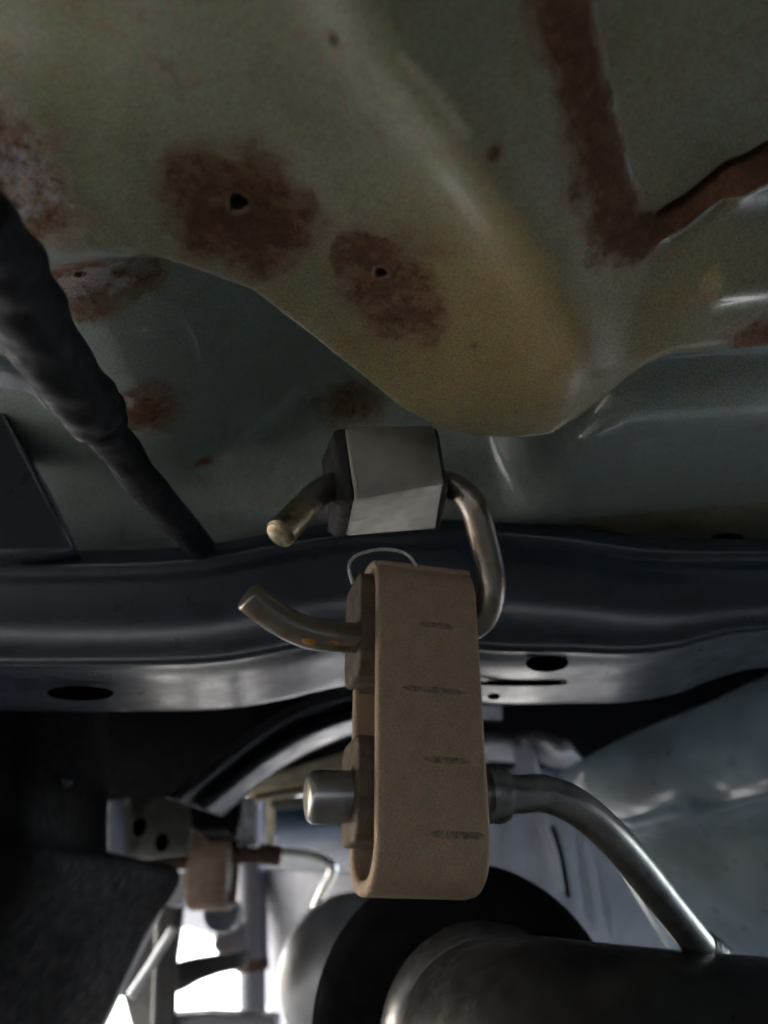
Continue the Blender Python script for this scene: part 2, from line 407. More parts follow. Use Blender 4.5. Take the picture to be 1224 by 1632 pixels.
for a in [(20, 275, 70, 75, .75), (45, 335, 50, 35, .7), (145, 445, 70, 36, 1.0), (75, 300, 40, 40, .7), (208, 640, 16, 16, .85), (100, 315, 16, 10, .7)]:
    spot(*a, target=corr)
# rust following the seam
dS = dist_poly(X, Y, seam)
sxm = np.interp(Y, seam[:6, 1], seam[:6, 0])
wv = .0064 + .004 * vnoise(X, Y, 60, 8) + .002 * vnoise(X, Y, 200, 9)
lower = smooth(seam[4, 0] + .001, seam[4, 0] + .012, X) * (Y > seam[4, 1] - .02)
insm = np.minimum(X - sxm, np.interp(X, seam[5:, 0], seam[5:, 1]) - Y)
wv = np.where(insm > 0, wv * .35, wv * (1 - .84 * lower))
np.maximum(rust, np.clip(1.5 - dS / np.maximum(wv, .0012) * .75, 0, 1), out=rust)
nx, ny = len(xs), len(ys)
verts = np.stack([X.ravel(), Y.ravel(), Z.ravel()], 1)
idx = np.arange(nx * ny).reshape(ny, nx)
q = np.stack([idx[:-1, :-1], idx[1:, :-1], idx[1:, 1:], idx[:-1, 1:]], -1).reshape(-1, 4)
holes = [(380, 324, .0027, 'x'), (608, 435, .0020, 'y'), (125, 440, .0013, 'z')]
keep = np.ones(len(q), bool); ctr = verts[q].mean(1); rims = []
for px, py, r, _ in holes:
    p = on_pan(px, py); rims.append((p, r))
    keep &= np.hypot(ctr[:, 0] - p.x, ctr[:, 1] - p.y) > r
q = q[keep]
me = bpy.data.meshes.new('floor_pan')
me.vertices.add(len(verts)); me.vertices.foreach_set('co', verts.astype(np.float32).ravel())
me.loops.add(q.size); me.loops.foreach_set('vertex_index', q.astype(np.int32).ravel())
me.polygons.add(len(q)); me.polygons.foreach_set('loop_start', (np.arange(len(q)) * 4).astype(np.int32))
me.update(calc_edges=True); me.shade_smooth()
blue_tint = np.clip(smooth(-.006, .012, Y - np.interp(X, edge[:, 0], edge[:, 1])) + .6 * smooth(.055, .13, X) * smooth(.12, .16, Y), 0, 1)  # mask for the blue front light painted behind the edge
blue_tint = blue_tint * (1 - smooth(.131, .137, Y - np.interp(X, edge[:, 0], edge[:, 1])) * smooth(.075, .09, X)); scuff = np.zeros_like(X); sc_ = [on_pan(640, 90), on_pan(690, 145), on_pan(740, 212)]
dsc = dist_poly(X, Y, [(p.x, p.y) for p in sc_]); scuff = np.clip(1.1 - dsc / (.0012 + .0022 * (vnoise(X, Y, 130, 21) + .5)), 0, 1) * 1.0
pf = on_pan(800, 540)
lobe_mask = np.exp(-(((X - pf.x) / .060) ** 2 + ((Y - pf.y) / .050) ** 2)) * (1 - smooth(-.004, .004, Y - np.interp(X, edge[:, 0], edge[:, 1])))  # yellow-brown tint, strongest round the lobe
for nm, arr in (('lobe_tint', lobe_mask), ('rust', rust), ('corrosion', corr), ('blue_light_tint', blue_tint), ('scuff', scuff)):
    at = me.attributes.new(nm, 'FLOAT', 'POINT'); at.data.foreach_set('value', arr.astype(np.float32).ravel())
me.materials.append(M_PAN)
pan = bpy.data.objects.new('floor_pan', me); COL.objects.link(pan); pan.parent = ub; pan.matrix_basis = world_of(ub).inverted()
for p, r in rims:                                    # turned-up rims of the drilled holes
    vs, fs = [], []
    m_ = 28; prof = [(r + .0011, .0002), (r + .0006, -.0001), (r + .0001, -.0003), (r - .0003, .0001), (r - .0003, .004), (r + .0004, .012)]
    for k, (rr, dz) in enumerate(prof):
        for j in range(m_):
            gk = 2 * math.pi * j / m_
            jr = rr * (1 + .07 * math.sin(3 * gk + 1) + .05 * math.sin(7 * gk + k))
            x, y = p.x + jr * math.cos(gk), p.y + jr * math.sin(gk)
            z = float(pan_z(np.array([x]), np.array([y]))[0])
            vs.append((x, y, z + dz))
    for i in range(len(prof) - 1):
        for j in range(m_):
            fs.append((i * m_ + j, i * m_ + (j + 1) % m_, (i + 1) * m_ + (j + 1) % m_, (i + 1) * m_ + j))
    o = obj('hole_rim', vs, fs, M_HOLE, pan, local=False)

# slot in the lip at the far right
def slot(name, px, py, rx, ry, y, mat_, parent):
    pass

# ---- cross member: a lofted hat section
tops = [(-260, 905), (0, 905), (150, 903), (250, 900), (330, 893), (400, 880), (500, 862), (620, 851), (770, 851), (900, 862), (1000, 876), (1060, 881), (1224, 884), (1500, 886)]
bots = [(-260, 1128), (0, 1131), (200, 1132), (350, 1129), (450, 1113), (560, 1090), (660, 1098), (780, 1119), (900, 1119), (1000, 1117), (1080, 1103), (1135, 1082), (1224, 1062), (1500, 1050)]
def curve_at(pts, px):
    a = np.array(pts, float); q_ = crom(a, 240); return float(np.interp(px, q_[:, 0], q_[:, 1]))
rows = []
NX = 150
pxs = np.linspace(-260, 1500, NX)
T = [(0, .319), (.12, .331), (.24, .3395), (.32, .3435), (.42, .3465), (.55, .3485), (.64, .3490), (.685, .3505), (.71, .3555), (.78, .3680), (.88, .3935), (1.0, .4255)]
for px in pxs:
    t0, b0 = curve_at(tops, px), curve_at(bots, px)
    row = [PY(px, t0, .3195) + Vector((0, .004, .010))]
    for t, y in T:
        row.append(PY(px, t0 + (b0 - t0) * t, y))
    e = row[-1]; row += [e + Vector((0, .0016, .001)), e + Vector((0, .001, .004)), e + Vector((0, -.03, .012)), e + Vector((0, -.03, .07))]
    rows.append(row)
K = len(rows[0])
cr = [crom([list(v) for v in row], 48) for row in rows]
cv = [tuple(v) for row in cr for v in row]; kk = 48
cf = [(i * kk + j, (i + 1) * kk + j, (i + 1) * kk + j + 1, i * kk + j + 1) for i in range(NX - 1) for j in range(kk - 1)]
xm = obj('cross_member', cv, cf, M_BLACKP, ub)
def surf_hole(name, px, py, y, rx, ry, mat_, parent, nrm=(0, -.35, -1), depth=.006, skew=0, lip=.0006):
    """a punched hole: a rim standing 1 mm proud round a dark dished plug"""
    c = PY(px, py, y); n_ = Vector(nrm).normalized(); ax = Vector((1, skew, 0)); ax = (ax - n_ * ax.dot(n_)).normalized(); ay = n_.cross(ax)
    m_ = 32; prof = [(1.12, -.0004), (1.05, lip), (.97, lip), (.92, -.0002), (.80, -.0001)]
    vs = [c + (ax * rx * k * math.cos(2 * math.pi * j / m_) + ay * ry * k * math.sin(2 * math.pi * j / m_)) + n_ * h for k, h in prof for j in range(m_)]
    fs = [(i * m_ + j, i * m_ + (j + 1) % m_, (i + 1) * m_ + (j + 1) % m_, (i + 1) * m_ + j) for i in range(len(prof) - 1) for j in range(m_)]
    fs.append(tuple(range((len(prof) - 1) * m_, len(prof) * m_)))
    return obj(name, vs, fs, mat_, parent)
M_VOID = mat('unlit_cavity', (.002, .002, .002), .95, vary=.2, spec=0, grain=0)  # near-black colour puts the shade into the hole plugs
surf_hole('drain_hole', 128, 1105, .380, .0142, .0046, M_VOID, xm)
surf_hole('drain_hole', 872, 1058, .362, .0088, .0050, M_VOID, xm)
surf_hole('drain_hole', 233, 938, .3395, .0045, .0022, M_VOID, xm, nrm=(0, -.8, -.6))
surf_hole('flange_slot', 832, 1089, .392, .0205, .0015, M_VOID, xm)
surf_hole('drain_hole', 787, 1110, .405, .0028, .0018, M_VOID, xm)
surf_hole('slot_hole', 1160, 858, .338, .0070, .0030, M_VOID, pan, nrm=(0, -.1, -1), skew=.1)
# ---- bracket block between the hat sections behind: roof of the dark void
patch('floor_extension', [[P(px, 1095, .56) + Vector((0, .0, .045)) for px in (-300, 300, 900, 1500)], [P(px, 1150, .95) + Vector((0, 0, .10)) for px in (-300, 300, 900, 1500)], [P(px, 1330, 1.22) + Vector((0, 0, .14)) for px in (-300, 300, 900, 1500)]], M_BLACKM, ub)

# ---- curved frame rail (arch)
def sweep(name, stations, mat_, parent, n=60, prof=None):
    """stations: list of rows of points (profile) – lofted, thickness given"""
    return patch(name, stations, mat_, parent, nu=n, nv=28, thick=.002)
a_out = crom([(282, 1276), (330, 1240), (400, 1184), (470, 1140), (560, 1108), (680, 1088), (800, 1086)], 12)
a_in = crom([(352, 1300), (395, 1262), (440, 1228), (490, 1198), (565, 1168), (680, 1148), (800, 1146)], 12)
def arow(t, d): return [P(o_[0] + (i_[0] - o_[0]) * t, o_[1] + (i_[1] - o_[1]) * t, d) for o_, i_ in zip(a_out, a_in)]
patch('frame_rail', [arow(-.25, .64), arow(-.02, .600), arow(.05, .600), arow(.27, .650), arow(.33, .652), arow(.40, .632), arow(.60, .610), arow(.68, .612), arow(1.0, .650), arow(1.03, .652), arow(1.03, .69)], M_RAIL, ub, nu=60, nv=70)

# ---- right inner arch panel (grey green) with a pressed rib and boss
def boss(u, v, p):
    px = u; return (0, 0, 0)
rp = [[P(850, 1258, .66), P(940, 1204, .62), P(1030, 1160, .59), P(1125, 1122, .545), P(1224, 1076, .50), P(1400, 1000, .43)],
      [P(880, 1275, .65), P(960, 1248, .605), P(1050, 1215, .56), P(1140, 1180, .52), P(1230, 1152, .48), P(1400, 1110, .42)],
      [P(960, 1336, .61), P(1020, 1318, .57), P(1080, 1300, .54), P(1150, 1282, .51), P(1226, 1262, .475), P(1400, 1226, .41)],
      [P(972, 1354, .612), P(1030, 1338, .575), P(1088, 1322, .548), P(1155, 1304, .52), P(1228, 1286, .487), P(1400, 1250, .42)],
      [P(1010, 1420, .618), P(1060, 1412, .582), P(1110, 1404, .556), P(1165, 1394, .530), P(1230, 1382, .500), P(1400, 1352, .44)],
      [P(1120, 1600, .640), P(1150, 1596, .620), P(1180, 1592, .60), P(1210, 1588, .58), P(1250, 1584, .56), P(1400, 1570, .48)]]
arch = patch('wheel_arch_panel', rp, M_GREENGREY, ub, nu=70, nv=60)
def boss_mesh():
    a, b_ = P(998, 1322, .576), P(1112, 1292, .523)
    ax = (b_ - a); L_ = ax.length; ax.normalize()
    upv = Vector((.0, -.35, -.9)); upv = (upv - ax * upv.dot(ax)).normalized(); sv = ax.cross(upv)
    vs, fs = [], []
    for i in range(25):
        t = i / 24; e = min(1, 4.5 * t, 4.5 * (1 - t)) ** .5
        for j in range(17):
            s_ = j / 16 * 2 - 1
            vs.append(a + ax * L_ * t + sv * s_ * .0115 * (.75 + .25 * e) + upv * (.0045 * e * (1 - abs(s_) ** 4) - .003))
    fs = [(i * 17 + j, i * 17 + j + 1, (i + 1) * 17 + j + 1, (i + 1) * 17 + j) for i in range(24) for j in range(16)]
    return obj('pressed_boss', vs, fs, M_GREENGREY, arch)
boss_mesh()

# ---- ribbed pale panel and plain pale panel behind the rod
def ribs(u, v, p): return (0, -.004 * (math.cos(u * math.pi * 7) ** 2), 0)
patch('ribbed_panel', [[P(px, 1225, .80) for px in (700, 790, 890, 960)], [P(px, 1330, .80) for px in (700, 790, 890, 960)], [P(px, 1480, .80) for px in (720, 800, 910, 980)]], M_PALE, ub, nu=90, nv=12, fn=ribs)
patch('sill_panel', [[P(px, 1270, .84) for px in (870, 960, 1040, 1120)], [P(px, 1420, .82) for px in (890, 970, 1050, 1130)], [P(px, 1640, .80) for px in (920, 1000, 1100, 1200)]], M_PALE, ub, nu=24, nv=24)
v, f = tube_data([P(862, 1318, .70), P(880, 1350, .70), P(893, 1420, .70)], .0028, 20, 10)
obj('seam_flange', v, f, M_PALE, ub)
v, f = tube_data([P(880, 1316, .715), P(895, 1365, .715), P(906, 1430, .715)], .0024, 20, 10)
obj('dark_seal', v, f, M_BLACKM, ub)

# ---- bright crumpled foil and grey shoulder right of the isolator
patch('heat_shield', [[P(760, 1170, .72), P(830, 1168, .72), P(890, 1175, .70), P(935, 1215, .70)], [P(760, 1185, .71), P(830, 1182, .71), P(890, 1195, .69), P(930, 1225, .70)], [P(760, 1218, .73), P(830, 1212, .73), P(880, 1220, .72), P(920, 1232, .72)]], M_ALU, ub, nu=50, nv=16, fn=lambda u, v, p: (0, .0015 * math.sin(19 * u + 9 * v) * math.sin(9 * v + 5 * u), .0012 * math.sin(17 * u)))
v, f = prism([P(818, 1190, .70), P(846, 1180, .70), P(860, 1245, .70), P(824, 1250, .70)], [P(818, 1190, .76), P(850, 1186, .76), P(864, 1245, .76), P(826, 1250, .76)])
obj('stay', v, f, M_PALE, ub, smooth=False, bevel=.001)

# ---- cream rail behind the arch
v, f = prism([P(390, 1246, .80), P(575, 1190, .80), P(575, 1236, .80), P(440, 1264, .80), P(392, 1272, .80)], [P(390, 1246, .86), P(575, 1190, .86), P(575, 1236, .86), P(440, 1264, .86), P(392, 1272, .86)])
obj('cream_rail', v, f, M_TANRAIL, ub, smooth=False, bevel=.004)
v, f = tube_data([P(405, 1272, .78), P(470, 1262, .78), P(570, 1252, .78)], .004, 20, 12)
obj('cream_rail_lip', v, f, M_TANRAIL, ub)
v, f = prism([P(430, 1272, .80), P(575, 1262, .80), P(575, 1278, .80), P(430, 1290, .80)], [P(430, 1272, .84), P(575, 1262, .84), P(575, 1278, .84), P(430, 1290, .84)])
obj('olive_rail', v, f, M_OLIVEPLATE, ub, smooth=False, bevel=.002)

# ---- black liner on the left
ll = [[P(-260, 1110, .46), P(-60, 1110, .50), P(60, 1115, .58), P(130, 1118, .66), P(166, 1122, .72)],
      [P(-260, 1230, .43), P(-60, 1230, .46), P(60, 1235, .52), P(130, 1240, .60), P(168, 1260, .68)],
      [P(-260, 1330, .43), P(-60, 1330, .45), P(70, 1335, .50), P(140, 1345, .60), P(172, 1362, .67)],
      [P(-260, 1385, .43), P(-60, 1385, .45), P(90, 1384, .50), P(200, 1384, .60), P(284, 1392, .68)],
      [P(-260, 1500, .44), P(-80, 1500, .46), P(60, 1500, .52), P(160, 1500, .60), P(232, 1490, .68)],
      [P(-260, 1660, .46), P(-100, 1660, .48), P(20, 1660, .54), P(100, 1660, .60), P(160, 1640, .66)]]
patch('arch_liner', ll, M_BLACKM, ub, nu=50, nv=50, thick=.004, fn=lambda u, v, p: (0, .006 * math.sin(u * 21 + v * 3), 0))
lathe('liner_clip', P(102, 1246, .545), ray(102, 1246) * -1, [(-.004, .0045), (.002, .0045), (.0035, .003), (.004, .0005)], M_BLACKP, ub, m=20)
# dark wall under the cross member and behind the liner
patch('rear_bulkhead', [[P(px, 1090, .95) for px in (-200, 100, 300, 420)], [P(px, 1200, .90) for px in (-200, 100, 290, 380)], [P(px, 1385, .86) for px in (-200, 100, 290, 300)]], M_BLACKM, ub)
patch('rear_crossbeam', [[P(px, 1270, 1.10) for px in (150, 360, 450, 620)], [P(px, 1325, 1.08) for px in (150, 360, 450, 620)], [P(px, 1398 + 10 * math.sin(px * .05), 1.10) for px in (150, 360, 450, 620)]], M_BLACKP, ub, thick=.006)
patch('rear_apron', [[P(px, 1368, 1.12) for px in (230, 300, 360, 420)], [P(px, 1430, 1.12) for px in (230, 300, 360, 420)], [P(px, y_, 1.12) for px, y_ in ((230, 1482), (300, 1478), (350, 1498), (420, 1520))]], M_PALE, ub, thick=.006)
# galvanised plate with two holes
pl = [P(172, 1276, .70), P(205, 1272, .69), P(300, 1268, .685), P(304, 1300, .685), P(300, 1362, .685), P(240, 1368, .69), P(172, 1376, .70)]
v, f = prism(pl, [p + Vector((0, .004, 0)) for p in pl]); gp = obj('galvanised_plate', v, f, M_OLIVEPLATE, ub, smooth=False, bevel=.0008)
v, f = prism([P(172, 1276, .684), P(200, 1273, .682), P(200, 1371, .682), P(172, 1376, .684)], [P(172, 1276, .69), P(200, 1273, .688), P(200, 1371, .688), P(172, 1376, .69)])
obj('plate_flange', v, f, mat('blue_grey', (.055, .075, .11), .5), gp, smooth=False, bevel=.001)
for px, py in ((222, 1318), (258, 1343)):
    c = P(px, py, .682); surf_hole('plate_hole', px, py, c.y, .005, .0065, M_VOID, gp, nrm=(0, -1, -.1))

# ---- pale sheet added as the gloss on the recess wall
patch('gloss_patch', [[P(-60, 520, .285), P(10, 545, .292), P(60, 580, .300), P(92, 622, .306)], [P(-60, 580, .285), P(10, 600, .290), P(52, 615, .296), P(80, 645, .302)], [P(-60, 665, .345), P(10, 662, .345), P(42, 660, .345), P(72, 664, .345)]], M_PALE, ub, nu=24, nv=16)
# ---- black plate at far left, lit along its edge
ss = [P(-120, 520, .30), P(0, 648, .31), P(62, 758, .325), P(118, 876, .342), P(60, 884, .342), P(-120, 884, .32)]
v, f = prism(ss, [p + Vector((-.004, .02, .006)) for p in ss])
obj('side_stay', v, f, M_BLACKP, ub, smooth=False, bevel=.0015, seg=3)

# ================================================================ UPPER EXHAUST HANGER
YAW = R(15); LX = Vector((math.cos(YAW), math.sin(YAW), 0)); LY = Vector((-math.sin(YAW), math.cos(YAW), 0)); UZ = Vector((0, 0, 1))
hg = empty('exhaust_hanger', P(630, 760, .29), 'square steel bracket under the floor pan holding a bent hook rod', 'exhaust hanger')
FD = .268
A, B, C_, D_ = P(550, 684, .283), P(690, 679, .292), P(706, 768, .283), P(565, 792, .274)
E_, G_ = P(694, 838, .3165), P(553, 849, .301)
bk = [LY * .036 + UZ * .004] * 6
front = [A, B, C_, E_, G_, D_]
vs = [A, B, C_, D_, E_, G_]; back = [p + LY * .034 + UZ * .022 for p in vs]
t_ = .0022
fs = [(0, 3, 2, 1), (3, 5, 4, 2), (5, 11, 10, 4)]
vs2 = vs + back
bo = obj('bracket', vs2, fs, M_PLATE, hg, smooth=False, thick=.0022, bevel=.0018, seg=3, angle=20)
for side, (a, d, e) in (('l', (A, D_, G_)), ('r', (B, C_, E_))):
    sgn = -1 if side == 'l' else 1
    o_ = LX * sgn * -.0004; bd = .022 if side == 'l' else .036
    s1 = [a + o_ + LY * .001 + UZ * .002, d + o_ + LY * .001, e + o_ + LY * .002, e + o_ + LY * bd + UZ * bd * .6, d + o_ + LY * (bd + .002) + UZ * bd * .35, a + o_ + LY * (bd + .002) + UZ * .004]
    wth = .0040 if side == 'l' else .0040
    s2 = [p + LX * sgn * wth + LY * .003 for p in s1]
    v, f = prism(s1, s2); obj('side_plate', v, f, M_RUSTY if False else mat('dark_rubber_pad', (.011, .010, .010), .7, vary=.3, scale=150), bo, smooth=False, bevel=.0015, seg=3)
rod_pts = [P(446, 851, .268), P(478, 817, .277), P(512, 784, .288), P(560, 768, .298), P(630, 766, .304), P(700, 768, .305), P(728, 776, .303), P(754, 806, .300), P(770, 860, .299), P(782, 918, .298), P(780, 958, .297), P(766, 988, .2975), P(735, 1004, .298), P(680, 1010, .2955), P(600, 1016, .285), P(545, 1016, .278), P(490, 1008, .274), P(440, 984, .271), P(393, 948, .268)]
tube('rod', rod_pts, [.0050] * 3 + [.0053] * 16, M_ROD, hg, n=170, m=28)
# bare scraped tip and orange overspray on the lower tail
v, f = tube_data([P(443, 854, .2672), P(462, 834, .272), P(484, 811, .2785)], .00515, 14, 28, cap=.0011); obj('worn_tip', v, f, mat('bare_tip', (.34, .28, .18), .38, metal=.85, vary=.3, scale=200), hg)
def dab(px, py, d, rx, ry):
    c = P(px, py, d); n_ = (Vector((0, 0, CAMZ)) - c).normalized() * .35 + Vector((0, 0, -.9)); n_.normalize()
    ax = LX; ay = n_.cross(ax).normalized(); ax = ay.cross(n_)
    m_ = 20; prof = [(1, -.0006), (.8, .00012), (0.01, .00025)]
    vs = [c + (ax * rx * k * (1 + .1 * math.sin(3 * j)) * math.cos(2 * math.pi * j / m_) + ay * ry * k * math.sin(2 * math.pi * j / m_)) + n_ * h for k, h in prof for j in range(m_)]
    fs = [(i * m_ + j, i * m_ + (j + 1) % m_, (i + 1) * m_ + (j + 1) % m_, (i + 1) * m_ + j) for i in range(2) for j in range(m_)]
    return obj('paint_dab', vs, fs, M_ORANGE, hg)
dab(493, 1024, .2690, .0026, .0014); dab(530, 1027, .2720, .0030, .0014)

# ================================================================ RUBBER ISOLATOR
ISO = Vector((.0105, .2774, CAMZ + .0785))
def stadium(hy, hz, n=40, p=3.2):
    out = []
    for i in range(n):
        a = 2 * math.pi * i / n; c, s = math.cos(a), math.sin(a)
        # straight sides with round ends
        rad = hy
        zc = hz - rad
        y = rad * c; z = rad * s + (zc if s >= 0 else -zc)
        out.append((y, z))
    return out
def make_isolator(loc, label, rz, M_RUBBER=M_RUBBER):
    root = empty('rubber_isolator', loc, label, 'exhaust rubber', 'tan rubber exhaust isolators', rz)
    hx, HY, HZ = .0180, .0185, .0553
    # outer band
    def outline(hy, hz, rad, n=12):
        o_ = []
        for cx_, cz, a0 in ((hy - rad, hz - rad, 0), (-hy + rad, hz - rad, 90), (-hy + rad, -hz + rad, 180), (hy - rad, -hz + rad, 270)):
            for k in range(n + 1):
                a = R(a0 + 90 * k / n); o_.append((cx_ + rad * math.cos(a), cz + rad * math.sin(a)))
        return o_
    oo = outline(HY, HZ, .0155); ii = outline(HY - .0048, HZ - .0048, .0108)
    n = len(oo); vs, fs = [], []
    for x in (-hx, hx):
        vs += [(x, y, z) for y, z in oo]; vs += [(x, y, z) for y, z in ii]
    for i in range(n):
        j = (i + 1) % n
        fs += [(i, j, n + j, n + i), (2 * n + i, 3 * n + i, 3 * n + j, 2 * n + j), (i, 2 * n + i, 2 * n + j, j), (n + i, n + j, 3 * n + j, 3 * n + i)]
    obj('outer_band', vs, fs, M_RUBBER, root, local=True, bevel=.0017, seg=4, angle=50)
    # inner bosses round the two rods
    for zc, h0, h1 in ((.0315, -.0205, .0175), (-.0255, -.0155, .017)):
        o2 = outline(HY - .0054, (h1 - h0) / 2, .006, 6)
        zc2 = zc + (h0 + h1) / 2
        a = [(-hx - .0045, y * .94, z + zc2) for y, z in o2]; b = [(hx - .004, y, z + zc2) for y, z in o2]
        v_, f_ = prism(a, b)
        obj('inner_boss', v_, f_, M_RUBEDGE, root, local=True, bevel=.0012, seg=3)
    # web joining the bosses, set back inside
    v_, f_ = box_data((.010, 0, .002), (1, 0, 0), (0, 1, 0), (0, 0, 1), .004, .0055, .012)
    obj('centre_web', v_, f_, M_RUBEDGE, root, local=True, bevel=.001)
    # bead across the front near the top
    v_, f_ = tube_data([Vector((-hx + .001, -HY + .0044, HZ - .0050)), Vector((0, -HY + .0041, HZ - .0052)), Vector((hx - .0005, -HY + .0042, HZ - .0052))], .0014, 20, 10)
    obj('top_bead', v_, f_, M_RUBBER, root, local=True)
    # moulded marks on the front face
    for z, x0, x1 in ((.0272, -.004, .009), (.0046, -.010, .012), (-.0176, -.003, .012), (-.0395, -.002, .0162)):
        vs, fs = [], []; N = 26
        rs = random.Random(int(z * 1e5))
        for k in range(N):
            t = k / (N - 1); x = x0 + (x1 - x0) * t
            w = .0019 * (.75 + .25 * rs.random()) * min(1, 6 * t + .1, 6 * (1 - t) + .1); zz = z + .00018 * (rs.random() - .5)
            vs += [(x, -HY + .0004, zz - w), (x, -HY - .00030, zz - w * .3), (x, -HY - .00030, zz + w * .3), (x, -HY + .0004, zz + w)]
        for k in range(N - 1):
            fs += [(k * 4 + j, k * 4 + j + 1, k * 4 + j + 5, k * 4 + j + 4) for j in range(3)]
        obj('mould_mark', vs, fs, M_RUBMARK, root, local=True)
    return root
iso = make_isolator(ISO, 'large tan rubber isolator hanging in the foreground from the hook rod', YAW)
# thin spring clip over its top left corner
tube('spring_clip', [P(562, 930, .284), P(556, 902, .288), P(569, 885, .291), P(600, 876, .294), P(630, 877, .295), P(650, 885, .294), P(664, 902, .290)], .00060, M_ZINC, iso, n=40, m=10, cap=.0002)

# ================================================================ EXHAUST (muffler, pipe, hanger rod)
ex = empty('exhaust_silencer', P(745, 1640, .38), 'black exhaust drum with sooty outlet pipe and welded steel hanger rod', 'exhaust')
r0, r1 = P(525, 1270, .2595), P(806, 1266, .2745); RX = (r1 - r0).normalized(); lo = r0 + RX * .0295
hr = tube('hanger_rod', [lo - RX * .024, lo, lo + RX * .024, lo + RX * .036, P(872, 1266, .2800), P(925, 1290, .2835), P(990, 1350, .290), P(1065, 1445, .304), P(1125, 1520, .322), P(1190, 1600, .345)], .0063, M_STEEL, ex, n=120, m=32)
lathe('rod_head', lo - RX * .0225, -RX, [(0, .006), (0, .0080), (.010, .0083), (.0125, .0081), (.0140, .0070), (.0146, .0050)], M_STEEL, hr)
lathe('rod_collar', lo + RX * .0235, RX, [(0, .0090), (.0045, .0093), (.0070, .0085), (.0078, .0064)], M_STEEL, hr)
# black drum
dc = P(742, 1645, .385); da = Vector((.12, 1, .10)).normalized()
lathe('silencer_drum', dc - da * .01, da, [(0, .030), (0, .062), (.001, .0685), (.004, .0725), (.010, .0735), (.05, .0735), (.16, .0735), (.17, .06)], M_BLACKM, ex, m=72)
pth = [P(775, 1660, .395), P(790, 1672, .350), P(830, 1690, .315), P(905, 1712, .298), P(1040, 1735, .296), P(1250, 1752, .300), P(1500, 1765, .310)]
tube('outlet_pipe', pth, [.040, .042, .043, .044, .0455, .046, .046], M_DARKPIPE, ex, n=90, m=56, cap=0)
fl = (pth[1] - pth[0]).normalized()
lathe('pipe_flange', P(778, 1662, .372), (Vector((.10, -1, -.06))), [(0, .0495), (.003, .0500), (.008, .0485), (.014, .0445), (.015, .0425)], M_STEEL, ex, m=64)
# weld bead where the rod meets the pipe


tube('weld_bead', [P(1112, 1505, .3185), P(1126, 1521, .3225), P(1142, 1540, .328), P(1156, 1557, .333)], [.0066, .0078, .0090, .0098], M_DARKPIPE, ex, n=24, m=28, jitter=lambda i, g: .07 * math.sin(3 * g + i * .9) * math.sin(i * .7 + g))
# ================================================================ SECOND ISOLATOR and its hanger, farther back
p2 = P(345, 1342, .735)
iso2 = make_isolator(p2 + Vector((0, .0, 0)), 'small-looking tan rubber isolator in the background beside the grey shock absorber', R(-8), mat('brown_rubber', (.21, .15, .11), .7, vary=.15, scale=60))  # second isolator in a darker brown
h2 = empty('rusty_hanger', P(330, 1330, .74), 'rusty rod hanger passing through the background rubber isolator', 'exhaust hanger')
tube('rod', [P(150, 1376, .70), P(240, 1372, .715), P(338, 1364, .735), P(400, 1360, .745), P(447, 1364, .75)], .0088, M_RUSTY, h2, n=40, m=18)
hb = [P(302, 1264, .670), P(386, 1258, .670), P(384, 1300, .670), P(374, 1338, .670), P(360, 1322, .670), P(318, 1326, .670), P(302, 1318, .670)]
v, f = prism(hb, [p + Vector((0, .09, 0)) for p in hb])
obj('bracket', v, f, M_BLACKM, h2, smooth=False, bevel=.003)
v, f = tube_data([P(378, 1345, .728), P(412, 1347, .728)], .0022, 8, 10); obj('retaining_clip', v, f, M_BRIGHT, h2)

# ================================================================ SHOCK ABSORBER
sh = empty('shock_absorber', P(404, 1632, .93), 'grey upright shock absorber with rusty collar behind the background isolator', 'shock absorber')
sa = (P(398, 1260, 1.02) - P(404, 1700, .90)); L0 = sa.length; base = P(404, 1700, .90)
k1 = (P(403, 1538, .945) - base).length
lathe('upper_tube', base + sa.normalized() * k1, sa, [(0, .0165), (.001, .0188), (L0 * .36, .0188), (L0 * .365, .0165), (L0 * .62, .016)], M_SHOCK, sh, m=36)
lathe('lower_tube', base - sa.normalized() * .0, sa, [(0, .0150), (k1 - .001, .0150)], M_SHOCK, sh, m=36)
lathe('collar', base + sa.normalized() * (k1 - .006), sa, [(0, .0155), (.001, .0192), (.012, .0195), (.013, .0155)], M_RUSTY, sh, m=36)
v, f = prism([P(425, 1262, .90), P(438, 1262, .90), P(436, 1345, .90), P(424, 1345, .90)], [P(425, 1262, .93), P(438, 1262, .93), P(436, 1345, .93), P(424, 1345, .93)]); obj('mount_flange', v, f, M_TANRAIL, sh, smooth=False, bevel=.001)

# ================================================================ BRAKE LINE, SUSPENSION ARM, REAR DRUM
bl_ = tube('brake_line', [P(440, 1357, .80), P(490, 1362, .80), P(522, 1374, .80), P(530, 1388, .80), P(512, 1425, .80), P(494, 1474, .80)], .0048, M_BRIGHT, None, n=50, m=14)
tag(bl_, 'bright bent steel brake line left of the foreground isolator', 'brake line')
sa_ = empty('suspension_arm', P(262, 1632, .8), 'dark suspension arm post standing before the daylight at lower left', 'suspension arm')
v, f = prism([P(250, 1395, .82), P(284, 1390, .82), P(280, 1660, .78), P(240, 1660, .78)], [P(250, 1395, .86), P(284, 1390, .86), P(280, 1660, .82), P(240, 1660, .82)]); obj('post', v, f, M_DARKPIPE, sa_, smooth=False, bevel=.004)
e1 = [P(272, 1396, .735), P(306, 1390, .735), P(300, 1420, .733), P(280, 1446, .730), P(250, 1440, .728)]
v, f = prism(e1, [p + Vector((.004, .012, 0)) for p in e1]); obj('pale_end', v, f, M_PALE, sa_, smooth=False, bevel=.002)
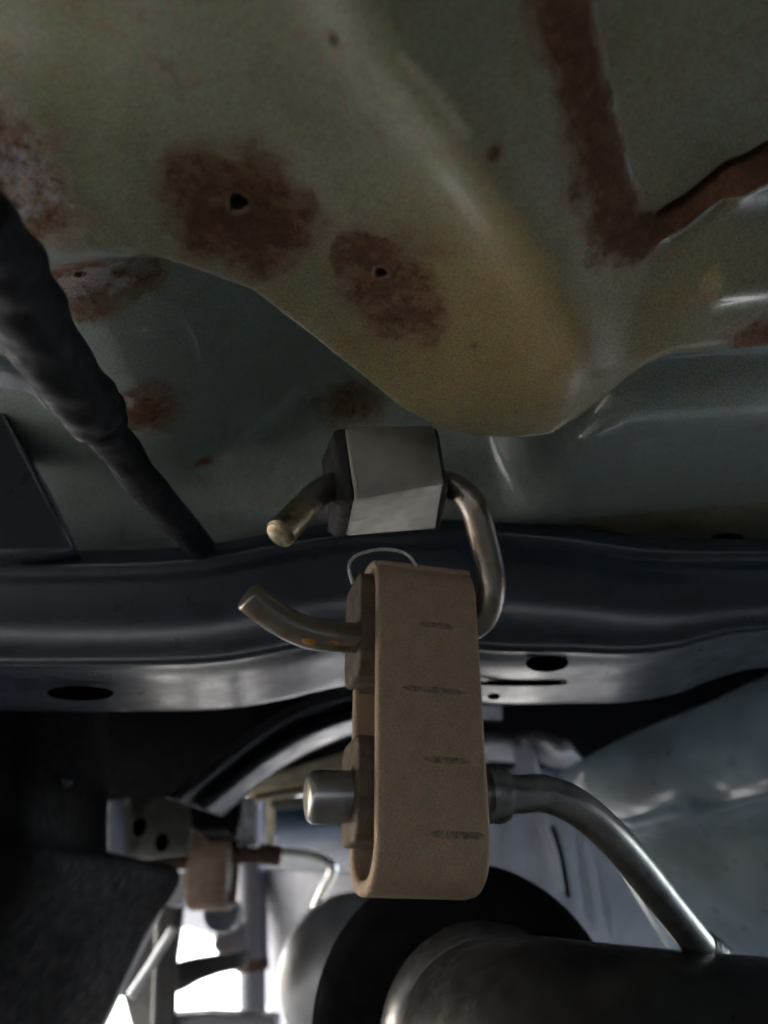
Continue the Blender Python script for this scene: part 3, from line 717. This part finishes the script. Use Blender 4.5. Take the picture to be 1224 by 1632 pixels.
v, f = tube_data([P(256, 1440, .728), P(214, 1530, .71), P(162, 1640, .695)], [.0045, .003, .0022], 24, 10); obj('lit_edge', v, f, M_ALU, sa_)
v, f = tube_data([P(278, 1478, .80), P(240, 1540, .79), P(208, 1588, .78)], .0045, 20, 12); obj('link_rod', v, f, M_ALU, sa_)
aw_ = [P(300, 1392, .84), P(262, 1392, .84), P(168, 1588, .84), P(196, 1588, .84), P(210, 1640, .84), P(262, 1660, .84)]
v, f = prism(aw_, [p + Vector((0, .012, 0)) for p in aw_]); obj('arm_web', v, f, M_DARKPIPE, sa_, smooth=False, bevel=.002)
ca = [P(276, 1534, .84), P(310, 1528, .84), P(345, 1523, .84), P(388, 1516, .84), P(388, 1544, .84), P(350, 1552, .84), P(310, 1566, .84), P(276, 1586, .84)]
v, f = prism(ca, [p + Vector((0, .05, .004)) for p in ca]); obj('cross_arm', v, f, M_RUBDK, sa_, smooth=False, bevel=.005, seg=3)
fl_ = [P(346, 1474, .90), P(392, 1470, .90), P(392, 1530, .90), P(352, 1528, .90), P(338, 1508, .90)]
v, f = prism(fl_, [p + Vector((0, .02, 0)) for p in fl_]); obj('arm_gusset', v, f, M_SHOCK, sa_, smooth=False, bevel=.003, seg=3)
lo_ = [P(262, 1620, .80), P(330, 1616, .80), P(440, 1622, .80), P(440, 1670, .80), P(262, 1670, .80)]
v, f = prism(lo_, [p + Vector((0, .04, .004)) for p in lo_]); obj('lower_arm', v, f, M_SHOCK, sa_, smooth=False, bevel=.004, seg=3)
lathe('bush', P(352, 1455, .78), (0, 1, 0), [(0, .010), (0, .0165), (.03, .0165), (.03, .01)], M_BLACKP, sa_, m=30)
rd = empty('rear_drum', P(500, 1560, .6), 'pale grey rounded tank end behind the black exhaust drum', 'tank')
lathe('tank_shell', P(560, 1560, .60), (.25, 1, .05), [(-.03, .005), (-.026, .03), (-.015, .05), (.0, .0575), (.02, .060), (.12, .060), (.2, .058)], M_ALU, rd, m=60)
tk = patch('tank_shoulder', [[P(405, 1384, 1.0), P(500, 1388, .93), P(600, 1396, .88)], [P(405, 1450, 1.0), P(500, 1450, .92), P(600, 1460, .87)], [P(405, 1660, .98), P(500, 1660, .90), P(600, 1660, .86)]], M_PALE, rd, nu=20, nv=20)

# ================================================================ TAPED CABLE
def jit(i, g):
    return .075 * math.sin(i * .23 + 2 * g) * math.sin(i * .11 + g) + .035 * math.sin(i * .41 + g) * math.sin(i * .05) + .008 * math.sin(5 * g + i * .3)
cb = tube('taped_cable', [P(-60, 330, .165), P(-8, 400, .185), P(40, 492, .205), P(95, 582, .227), P(140, 645, .246), P(158, 668, .254), P(172, 690, .261), P(225, 765, .290), P(288, 835, .328), P(345, 905, .40)], [.0084, .0092, .0098, .0095, .0093, .0090, .0067, .0066, .0064, .0062], M_TAPE, None, n=190, m=32, jitter=jit)
tag(cb, 'black tape wrapped cable running diagonally across the left of the floor pan', 'cable')

# ================================================================ outside wall, added and turned sunward so the gaps show white
v, f = box_data((-1.5, 5.2, 1.1), (.70, -.714, 0), (.714, .70, 0), (0, 0, 1), 3.4, .1, 1.1)
wl = obj('white_backdrop', v, f, mat('backdrop_white', (.7, .7, .7), .9, vary=.05, scale=2), smooth=False); tag(wl, 'white backdrop wall added beyond the car to whiten the gaps at lower left', 'wall')
